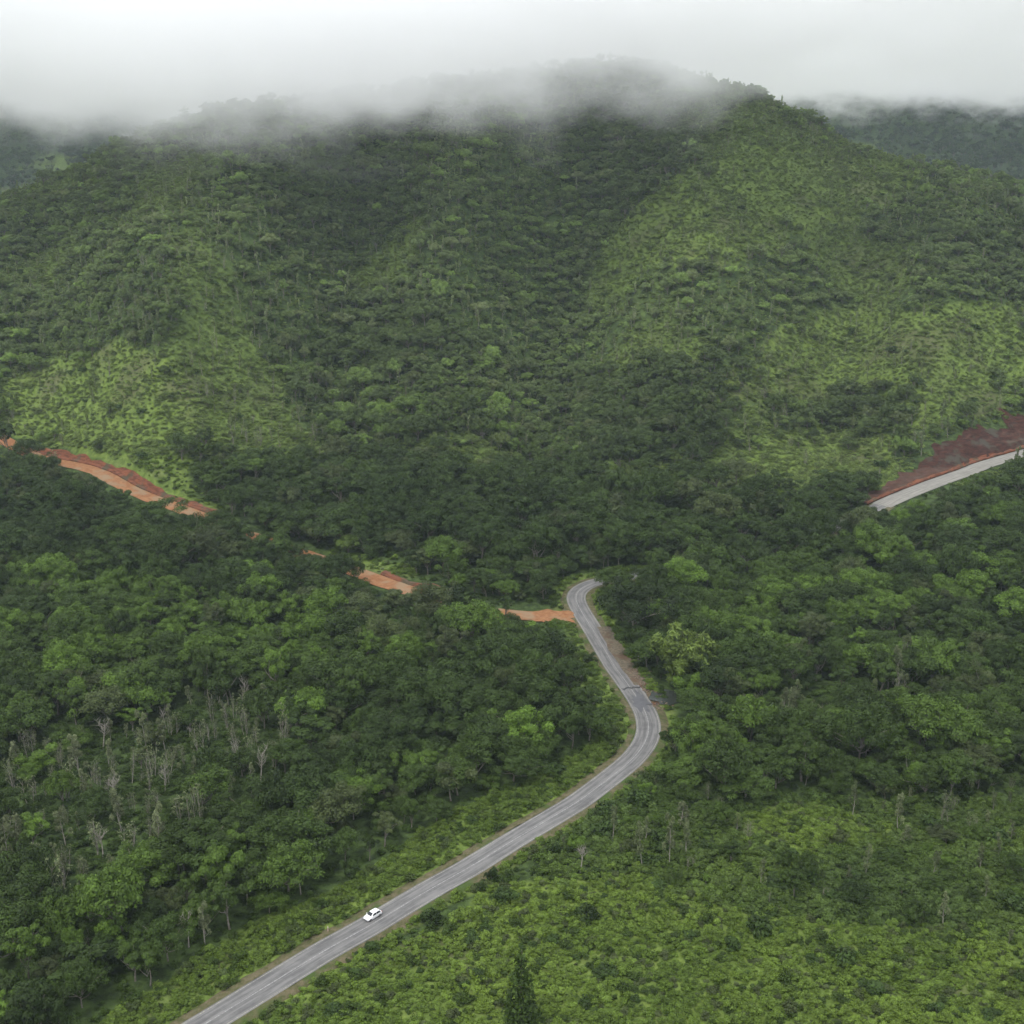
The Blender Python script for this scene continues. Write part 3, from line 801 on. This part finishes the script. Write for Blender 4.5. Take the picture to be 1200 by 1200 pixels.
make_individuals(ibare, 'dead_tree', BARE, 'bare dead trees among the thin trees', 'tree', 'dead tree')
taken = np.zeros(len(TR['x']), bool); taken[ib] = taken[isl] = taken[ibare] = True
REST = {k: v[~taken] for k, v in TR.items()}

# ------------------------------------------------------------------ scattered masses (stuff)
def src_child(name_root, me):
    for o in bpy.data.objects:
        if o.data is me and o.parent is not None: return o
def scatter(name, label, P, rot, scl, tint, var, protos, tilt=None):
    n = len(P); me = bpy.data.meshes.new(name); me.vertices.add(n); me.vertices.foreach_set('co', np.asarray(P, np.float32).ravel())
    for k, typ, arr in (('s_rot', 'FLOAT_VECTOR', rot), ('s_scl', 'FLOAT_VECTOR', scl), ('tint', 'FLOAT_VECTOR', tint)):
        a = me.attributes.new(k, typ, 'POINT'); a.data.foreach_set('vector', np.asarray(arr, np.float32).ravel())
    a = me.attributes.new('s_var', 'INT', 'POINT'); a.data.foreach_set('value', np.asarray(var, np.int32))
    o = link(name, me, kind='stuff', label=label)
    g = bpy.data.node_groups.new(name, 'GeometryNodeTree')
    g.interface.new_socket('Geometry', in_out='INPUT', socket_type='NodeSocketGeometry')
    g.interface.new_socket('Geometry', in_out='OUTPUT', socket_type='NodeSocketGeometry')
    gi = g.nodes.new('NodeGroupInput'); go = g.nodes.new('NodeGroupOutput'); L = g.links.new
    J = g.nodes.new('GeometryNodeJoinGeometry')
    def na(nm, dt):
        x = g.nodes.new('GeometryNodeInputNamedAttribute'); x.data_type = dt; x.inputs['Name'].default_value = nm; return x.outputs['Attribute']
    for k, parts in enumerate(protos):
        jj = g.nodes.new('GeometryNodeJoinGeometry')
        for part in parts:
            oi = g.nodes.new('GeometryNodeObjectInfo'); oi.transform_space = 'ORIGINAL'
            oi.inputs['Object'].default_value = part; L(oi.outputs['Geometry'], jj.inputs[0])
        gti = g.nodes.new('GeometryNodeGeometryToInstance'); L(jj.outputs[0], gti.inputs[0])
        ip = g.nodes.new('GeometryNodeInstanceOnPoints'); L(gi.outputs[0], ip.inputs['Points']); L(gti.outputs[0], ip.inputs['Instance'])
        cmp_ = g.nodes.new('FunctionNodeCompare'); cmp_.data_type = 'INT'; cmp_.operation = 'EQUAL'
        L(na('s_var', 'INT'), cmp_.inputs[2]); cmp_.inputs[3].default_value = k
        L(cmp_.outputs[0], ip.inputs['Selection'])
        e2r = g.nodes.new('FunctionNodeEulerToRotation'); L(na('s_rot', 'FLOAT_VECTOR'), e2r.inputs[0]); L(e2r.outputs[0], ip.inputs['Rotation'])
        L(na('s_scl', 'FLOAT_VECTOR'), ip.inputs['Scale'])
        L(ip.outputs[0], J.inputs[0])
    L(J.outputs[0], go.inputs[0])
    md = o.modifiers.new('scatter', 'NODES'); md.node_group = g
    return o
def parts_of(protos):
    out = []
    for p in protos:
        ms = p if isinstance(p, tuple) else (p,)
        out.append([src_child('', m) for m in ms])
    return out
def tree_mass(name, label, m, protos):
    R_ = {k: v[m] for k, v in REST.items()}; n = len(R_['x'])
    z0 = np.zeros(n)
    P = np.c_[R_['x'], R_['y'], R_['z']]
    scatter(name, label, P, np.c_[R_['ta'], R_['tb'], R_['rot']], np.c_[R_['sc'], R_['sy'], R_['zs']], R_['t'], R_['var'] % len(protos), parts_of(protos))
    print(name, n)
tree_mass('hillside_forest', 'dense green broadleaf forest covering the valley and the mountain', REST['kind'] == 0, BROAD)
tree_mass('thin_woods', 'sparse grey-green thin trees on the open slopes', REST['kind'] == 1, SLIM)
if (REST['kind'] == 2).any():
    tree_mass('dead_woods', 'scattered bare pale dead trees on the slopes', REST['kind'] == 2, BARE)

# shrubs: a few as things, the rest as undergrowth
def place_shrubs():
    out = []
    for (y0, y1, cell, seed, fs) in ((150, 330, 1.35, 201, 1.0), (330, 600, 1.9, 202, 1.25), (600, 1120, 2.15, 203, 1.2)):
        w = .4142 * 1.2 * (y1 + 60); x, y, rng = jgrid(-w, w, y0, y1, cell, seed, .5)
        m = in_wedge(x, y); x, y = x[m], y[m]; n = len(x)
        o, th, dk, br, px, py = cover(x, y)
        lump = fbm(x / 7, y / 7, 121, 3)
        scr = (y < 420) & inside(SCRUB, px + rng.normal(0, 16, n), py + rng.normal(0, 8, n)) & (o < .5)
        keep = (o > .25) | (rng.rand(n) < np.where(scr, .92, np.where(y > 560, .6, np.where(th, .6, .22))))
        sc = fs * (.45 + .75 * rng.rand(n) ** 1.5) * (.65 + .8 * lump)
        big = rng.rand(n) < np.where(y < 330, .012, .007); sc = np.where(big, sc * 1.9, sc)
        z = ground(x, y) - .1
        keep &= ~road_gap(x, y, .3 + sc * .6)
        keep &= ~blocks(x, y, z, 1.1 * sc, 1.4 * sc)
        a = fbm(x / 22, y / 22, 131, 4)[:, None]; b = rng.rand(n)[:, None]
        f = np.clip((a - .35) * 2.6, 0, 1)
        t = (T_MID * .8 + T_LIME * .38) * (1 - f) + (T_LIME * .93 + T_OLIVE * .15) * f
        t = np.where(b < .12, T_MID * .8, t); t = np.where(b > .9, T_OLIVE, t)
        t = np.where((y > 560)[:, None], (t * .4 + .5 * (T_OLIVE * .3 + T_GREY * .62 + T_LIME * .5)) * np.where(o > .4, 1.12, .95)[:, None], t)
        t = np.where((th & (y < 560) & (px < 400))[:, None], t * .5 + T_GREY * .35 + T_MID * .3, t)
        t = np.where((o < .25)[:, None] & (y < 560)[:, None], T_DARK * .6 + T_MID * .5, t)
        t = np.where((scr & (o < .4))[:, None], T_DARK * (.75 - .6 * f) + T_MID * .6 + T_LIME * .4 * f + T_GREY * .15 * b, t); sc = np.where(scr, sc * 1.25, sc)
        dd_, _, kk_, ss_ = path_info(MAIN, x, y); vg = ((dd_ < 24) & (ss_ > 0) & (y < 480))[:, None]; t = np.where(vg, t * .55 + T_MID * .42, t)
        t = np.where(big[:, None], T_DARK * 1.5, t) * (.86 + .28 * rng.rand(n))[:, None]
        out.append(dict(x=x[keep], y=y[keep], z=z[keep], sc=sc[keep], t=t[keep], var=rng.randint(0, 4, n)[keep], rot=(rng.rand(n) * 6.28)[keep], zs=(sc * (.5 + .55 * rng.rand(n)) * np.where(y > 330, .8, 1))[keep]))
    return {k: np.concatenate([d[k] for d in out]) for k in out[0]}
SH = place_shrubs()
n = len(SH['x']); print('shrubs', n)
rr = RS.normal(0, .12, (n, 2))
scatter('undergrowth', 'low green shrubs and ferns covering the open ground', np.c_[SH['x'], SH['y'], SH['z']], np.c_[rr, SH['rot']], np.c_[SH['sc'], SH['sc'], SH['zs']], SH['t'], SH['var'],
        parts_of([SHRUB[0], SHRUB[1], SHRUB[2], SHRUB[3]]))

# ------------------------------------------------------------------ the white car
def flat(name, col, rough=.4, spec=.5, metal=0.0):
    n = N(name); return n.principled(col, rough, spec, metal=metal)
CARW = flat('white_car_paint', (.78, .78, .77), .3); CARG = flat('dark_car_glass', (.02, .023, .027), .12); RUB = flat('tyre_rubber', (.02, .02, .02), .85)
RIM = flat('wheel_alloy', (.45, .45, .46), .35, metal=.8); BLACKP = flat('black_trim', (.025, .025, .025), .6); HEADL = flat('clear_headlight', (.6, .62, .65), .1); TAILL = flat('red_tail_light', (.35, .02, .015), .2)
def bm_obj(name, V, F, mat, parent, smooth=False, bev=0.0):
    me = bpy.data.meshes.new(name); me.from_pydata([tuple(v) for v in V], [], [tuple(f) for f in F]); me.materials.append(mat); me.update()
    if smooth:
        for p in me.polygons: p.use_smooth = True
    o = link(name, me, parent)
    if bev:
        b = o.modifiers.new('bevel', 'BEVEL'); b.width = bev; b.segments = 2; b.limit_method = 'ANGLE'
    return o
def make_car(loc, heading, zang):
    car = bpy.data.objects.new('car', None); COL.objects.link(car); car.location = loc; car.rotation_euler = (0, zang, heading)
    tag(car, 'small white hatchback driving down the lower road beside the green verge', 'car')
    # stations: x, half width, bottom, belt, roof, roof half width
    S = [(-2.10, .72, .42, .62, .64, .60), (-2.05, .80, .30, .90, .93, .70), (-1.80, .86, .24, .97, 1.16, .66), (-1.45, .88, .22, 1.0, 1.46, .62), (-.9, .89, .2, 1.0, 1.53, .62),
         (-.2, .89, .2, .98, 1.54, .62), (.35, .89, .2, .96, 1.47, .62), (1.0, .88, .2, .93, 1.05, .70), (1.25, .87, .22, .90, .97, .74), (1.75, .84, .26, .80, .86, .70), (2.02, .76, .30, .66, .70, .62), (2.12, .66, .36, .52, .55, .56)]
    V = []; nr = 12
    for x, w, b, belt, rf, rw in S:
        half = [(0, b), (w * .9, b), (w, b + .18), (w * 1.01, (b + belt) / 2 + .08), (w * .97, belt), (rw, rf - .05), (rw * .6, rf)]
        ring = half + [(-y, z) for y, z in half[:0:-1]]
        nr = len(ring); V += [(x, y, z) for y, z in ring]
    F = [(i * nr + k, i * nr + (k + 1) % nr, (i + 1) * nr + (k + 1) % nr, (i + 1) * nr + k) for i in range(len(S) - 1) for k in range(nr)]
    F += [tuple(range(nr))[::-1], tuple((len(S) - 1) * nr + k for k in range(nr))]
    bm_obj('body', V, F, CARW, car, True)
    def panel(name, pts, mat, par=car, out=(0, 0, 0)):
        return bm_obj(name, [tuple(p[i] + out[i] for i in range(3)) for p in pts], [tuple(range(len(pts)))], mat, par)
    panel('windshield', [(1.02, -.66, 1.02), (1.02, .66, 1.02), (.38, .58, 1.47), (.38, -.58, 1.47)], CARG, out=(.035, 0, .03))
    panel('rear_window', [(-1.80, .62, 1.13), (-1.80, -.62, 1.13), (-1.47, -.56, 1.43), (-1.47, .56, 1.43)], CARG, out=(-.03, 0, .03))
    for s_ in (1, -1):
        for x0, x1, x2, x3 in ((.85, .30, -.38, -.38), (-.46, -.46, -1.35, -1.62)):
            panel('side_window', [(x0, s_ * .885, 1.01), (x1, s_ * .70, 1.41), (x2, s_ * .70, 1.43), (x3, s_ * .885, 1.02)], CARG)
        V = [(x, y, z) for x in (.75, .95) for y in (s_ * .9, s_ * 1.06) for z in (.98, 1.12)]
        bm_obj('mirror', V, [(0, 1, 3, 2), (4, 6, 7, 5), (0, 4, 5, 1), (2, 3, 7, 6), (0, 2, 6, 4), (1, 5, 7, 3)], CARW, car, bev=.03)
        V = [(x, y, z) for x in (1.86, 2.07) for y in (s_ * .46, s_ * .77) for z in (.62, .74)]
        bm_obj('headlight', V, [(0, 1, 3, 2), (4, 6, 7, 5), (0, 4, 5, 1), (2, 3, 7, 6), (0, 2, 6, 4), (1, 5, 7, 3)], HEADL, car, bev=.03)
        V = [(x, y, z) for x in (-2.10, -1.98) for y in (s_ * .58, s_ * .82) for z in (.72, .94)]
        bm_obj('tail_light', V, [(0, 1, 3, 2), (4, 6, 7, 5), (0, 4, 5, 1), (2, 3, 7, 6), (0, 2, 6, 4), (1, 5, 7, 3)], TAILL, car, bev=.03)
        for x in (1.3, -1.3):
            def disc(prof, nm, mat, par):
                V = []; m = 24
                for y, r in prof:
                    V += [(x + r * cos(2 * pi * k / m), s_ * y, .32 + r * sin(2 * pi * k / m)) for k in range(m)]
                F = [(i * m + k, i * m + (k + 1) % m, (i + 1) * m + (k + 1) % m, (i + 1) * m + k) for i in range(len(prof) - 1) for k in range(m)]
                F += [tuple((len(prof) - 1) * m + k for k in range(m))]
                return bm_obj(nm, V, F, mat, par, False)
            wh = disc([(.70, .30), (.72, .32), (.88, .32), (.915, .30), (.915, .2)], 'wheel', RUB, car)
            disc([(.90, .205), (.925, .2), (.905, .12), (.925, .05)], 'rim', RIM, wh)
    V = [(x, y, z) for x in (2.0, 2.13) for y in (-.5, .5) for z in (.36, .5)]
    bm_obj('grille', V, [(0, 1, 3, 2), (4, 6, 7, 5), (0, 4, 5, 1), (2, 3, 7, 6), (0, 2, 6, 4), (1, 5, 7, 3)], BLACKP, car, bev=.02)
    return car
NM = frames(MAIN); ci = pidx(MAIN, 437, 1081)
tv = MAIN[ci + 1] - MAIN[ci - 1]
cp = MAIN[ci] + np.array([NM[ci][0] * 1.75, NM[ci][1] * 1.75, .035])
make_car(cp, math.atan2(-tv[1], -tv[0]), -math.atan2(-tv[2], math.hypot(tv[0], tv[1])))

# weathered marker post on the left verge below the car
V, F = [], []
w = Wood(); w.add([(0, 0, -.3), (0, 0, .6), (0, 0, 1.25)], [.1, .1, .09], 8); w.add([(0, 0, 1.25), (0, 0, 1.3)], [.09, .02], 8)
PINK = flat('faded_post_paint', (.42, .30, .25), .7); BAND = flat('white_reflector_band', (.6, .6, .58), .5)
pi_ = pidx(MAIN, 398, 1102); pp = MAIN[pi_][:2] + NM[pi_] * 5.0
post = bpy.data.objects.new('marker_post', None); COL.objects.link(post); post.location = (pp[0], pp[1], float(gz(pp[0], pp[1])[0]) + .05)
tag(post, 'short faded pinkish marker post on the verge just downhill of the white car', 'post')
link('shaft', w.mesh('shaft', PINK), post)
w = Wood(); w.add([(0, 0, .95), (0, 0, 1.12)], [.108, .106], 8); link('reflector_band', w.mesh('band', BAND), post)

# ------------------------------------------------------------------ damaged stretch of road
def stones(name, P, rmin, rmax, mat, seed, label):
    rng = np.random.RandomState(seed); V = []; F = []
    base = [(-1, 0, 0), (1, 0, 0), (0, -1, 0), (0, 1, 0), (0, 0, -1), (0, 0, 1)]; tri = [(0, 2, 4), (2, 1, 4), (1, 3, 4), (3, 0, 4), (2, 0, 5), (1, 2, 5), (3, 1, 5), (0, 3, 5)]
    for p in P:
        r = rng.uniform(rmin, rmax) * np.array([1, rng.uniform(.6, 1), rng.uniform(.4, .8)]); a = rng.rand() * 6
        o = len(V)
        for b in base:
            q = np.array(b) * r * rng.uniform(.8, 1.2); V.append((p[0] + q[0] * cos(a) - q[1] * sin(a), p[1] + q[0] * sin(a) + q[1] * cos(a), p[2] + q[2] * .9 + r[2] * .4))
        F += [tuple(o + i for i in t) for t in tri]
    me = bpy.data.meshes.new(name); me.from_pydata(V, [], F); me.materials.append(mat); return link(name, me, kind='stuff', label=label)
rng = np.random.RandomState(5)
i1, i0 = pidx(MAIN, 728, 792), pidx(MAIN, 752, 830); PP = []
for _ in range(420):
    i = rng.uniform(i0 - 1, i1 + 2); k = int(i); q = MAIN[k] * (1 - i + k) + MAIN[k + 1] * (i - k)
    off = -(3.3 + abs(rng.normal(0, 2.2))) if rng.rand() < 1.9 else 0
    x, y = q[0] + NM[k][0] * off, q[1] + NM[k][1] * off; PP.append((x, y, max(float(gz(x, y)[0]) + .1, q[2] - .1 if abs(off) < 7 else -9)))
ga, gb = pidx(MAIN, 735, 803), pidx(MAIN, 692, 733)
GRAV = soil_material('brown_gravel', (.085, .075, .05), (.16, .13, .095), (.11, .075, .05), .9)
ribbon('gravel_edge', MAIN[ga:gb], [-6.8, -5, -3.4, -1.7], [-.05, .03, .05, .068], GRAV, wob=.9)
wp = unproject(783, 819); V = []
for i in range(5):
    for j in range(28):
        a = j / 27 * 2 * pi; r = i / 4 * (1 + .7 * (float(fbm(3 * cos(a) + 8, 3 * sin(a) + 2, 87)) - .5)); V.append((wp[0] + 5.5 * r * cos(a), wp[1] + 5.0 * r * sin(a), 0))
V = np.array(V); V[:, 2] = gz(V[:, 0], V[:, 1]).max() + .15
wn = N('dark_pool_water'); WM = wn.principled((.03, .035, .03), .25, .5)
link('water', mesh('water', V, grid_faces(5, 28), WM), kind='structure', label='small dark pool beside the damaged stretch of road')
STONE = soil_material('brown_rubble', (.10, .075, .055), (.20, .155, .115), (.13, .07, .045), 1.2)
stones('rubble', PP, .12, .5, STONE, 3, 'brown rubble strewn along the right edge of the damaged road')
for ii, amp, (oa, ob) in ((pidx(MAIN, 735, 806), 1.2, (-3.6, 3.2)), (pidx(MAIN, 750, 826), 1.6, (-9, 1.2))):
    V = []; m = 26
    for j in range(m):
        off = oa + (ob - oa) * j / (m - 1); wv = (float(fbm(j / 3.0, ii * 1.1, 9)) - .5) * amp * 2; hw2 = .25 + .55 * float(fbm(j / 2.0, ii, 19)); hw2 *= min(1, (m - 1 - j) / 3, j / 2 + .3)
        for s_ in (-1, 1):
            t_ = (MAIN[ii + 1] - MAIN[ii - 1])[:2]; t_ = t_ / np.linalg.norm(t_)
            q = MAIN[ii][:2] + NM[ii] * off + t_ * (wv + s_ * hw2); zz = MAIN[ii][2] + .062 if abs(off) < 3.6 else float(gz(*q)[0]) + .12
            V.append((q[0], q[1], zz))
    F = [(2 * j, 2 * j + 1, 2 * j + 3, 2 * j + 2) for j in range(m - 1)]
    me = bpy.data.meshes.new('road_crack'); me.from_pydata(V, [], F); me.materials.append(BLACKP); link('road_crack', me, kind='structure')
pa = pidx(MAIN, 750, 826); PATCH = asphalt('dark_wet_asphalt', (.055, .055, .06), (.095, .095, .10))

V = []; nu, nv = 7, 36; t_ = (MAIN[pa + 2] - MAIN[pa])[:2]; t_ = t_ / np.linalg.norm(t_)
for i in range(nu):
    for j in range(nv):
        a = j / (nv - 1) * 2 * pi; r = i / (nu - 1) * (1 + .9 * (float(fbm(4 * cos(a) + 15, 4 * sin(a) + 2, 79)) - .5) * 2)
        q = MAIN[pa + 1][:2] + t_ * (6.5 * r * cos(a)) + NM[pa + 1] * (-.6 + 2.5 * r * sin(a)); kk = int(np.argmin(np.hypot(*(MAIN[:, :2] - q).T)))
        V.append((q[0], q[1], MAIN[kk][2] + .064))
me = mesh('road_patch', np.array(V), grid_faces(nu, nv), PATCH, True); link('road_patch', me, kind='structure')


# ------------------------------------------------------------------ haze
def box_mesh(name, x0, x1, y0, y1, z0, z1, mat):
    V = [(x, y, z) for x in (x0, x1) for y in (y0, y1) for z in (z0, z1)]
    F = [(0, 1, 3, 2), (4, 6, 7, 5), (0, 4, 5, 1), (2, 3, 7, 6), (0, 2, 6, 4), (1, 5, 7, 3)]
    return mesh(name, V, F, mat)
HZ = N('haze_air'); pv = HZ.n('ShaderNodeVolumePrincipled'); pv.inputs['Density'].default_value = .000062
pv.inputs['Color'].default_value = (.76, .88, 1, 1); pv.inputs['Anisotropy'].default_value = .2
HZ.t.links.new(pv.outputs[0], HZ.out.inputs['Volume'])
ztop = float(Z.max()) + 22
link('haze', box_mesh('haze', -4300, 4300, -450, 4700, float(Z.min()) - 1, ztop, HZ.m), kind='stuff', label='thin pale haze in the air over the valley')

# ------------------------------------------------------------------ low cloud over the summit and the far hills
CL = N('cloud_vapour'); p = CL.pos(); sep = CL.n('ShaderNodeSeparateXYZ'); CL.t.links.new(p, sep.inputs[0])
mp = CL.n('ShaderNodeMapping'); mp.inputs['Scale'].default_value = (.013, .009, .022); CL.t.links.new(p, mp.inputs[0])
nz = CL.noise(1.0, 5, .62, mp.outputs[0])
nearb = CL.math('ADD', CL.math('ADD', 174.0, CL.math('MULTIPLY', CL.ramp(sep.outputs[0], -170, 30), 29.0)), CL.math('MULTIPLY', CL.ramp(sep.outputs[0], 95, 185), 40.0))
nearb = CL.math('ADD', nearb, CL.math('MULTIPLY', CL.math('SUBTRACT', 1.0, CL.ramp(sep.outputs[0], -370, -235)), 42.0))
fy = CL.ramp(sep.outputs[1], 1180, 1600)
basez = CL.math('ADD', CL.math('MULTIPLY', nearb, CL.math('SUBTRACT', 1.0, fy)), CL.math('MULTIPLY', fy, 248.0))
hgt = CL.math('SUBTRACT', sep.outputs[2], CL.math('SUBTRACT', basez, CL.math('MULTIPLY', CL.math('SUBTRACT', nz, .5), 230.0)))
den = CL.math('MULTIPLY', CL.ramp(hgt, -30, 62), .0165)
den = CL.math('MULTIPLY', den, CL.ramp(sep.outputs[2], 132, 175))
pv = CL.n('ShaderNodeVolumePrincipled'); CL.put(pv.inputs['Density'], den); pv.inputs['Color'].default_value = (1, 1, 1, 1); pv.inputs['Anisotropy'].default_value = .3
CL.t.links.new(pv.outputs[0], CL.out.inputs['Volume'])
try: CL.m.cycles.volume_step_rate = .06
except Exception as e: print('steprate', e)
link('cloud', box_mesh('cloud', -2600, 2600, 700, 3600, 130, 330, CL.m), kind='stuff', label='white low cloud hiding the mountain top and far hills')
print('objects', len(bpy.data.objects), 'zmax', Z.max(), 'cut', iR, len(MAIN))
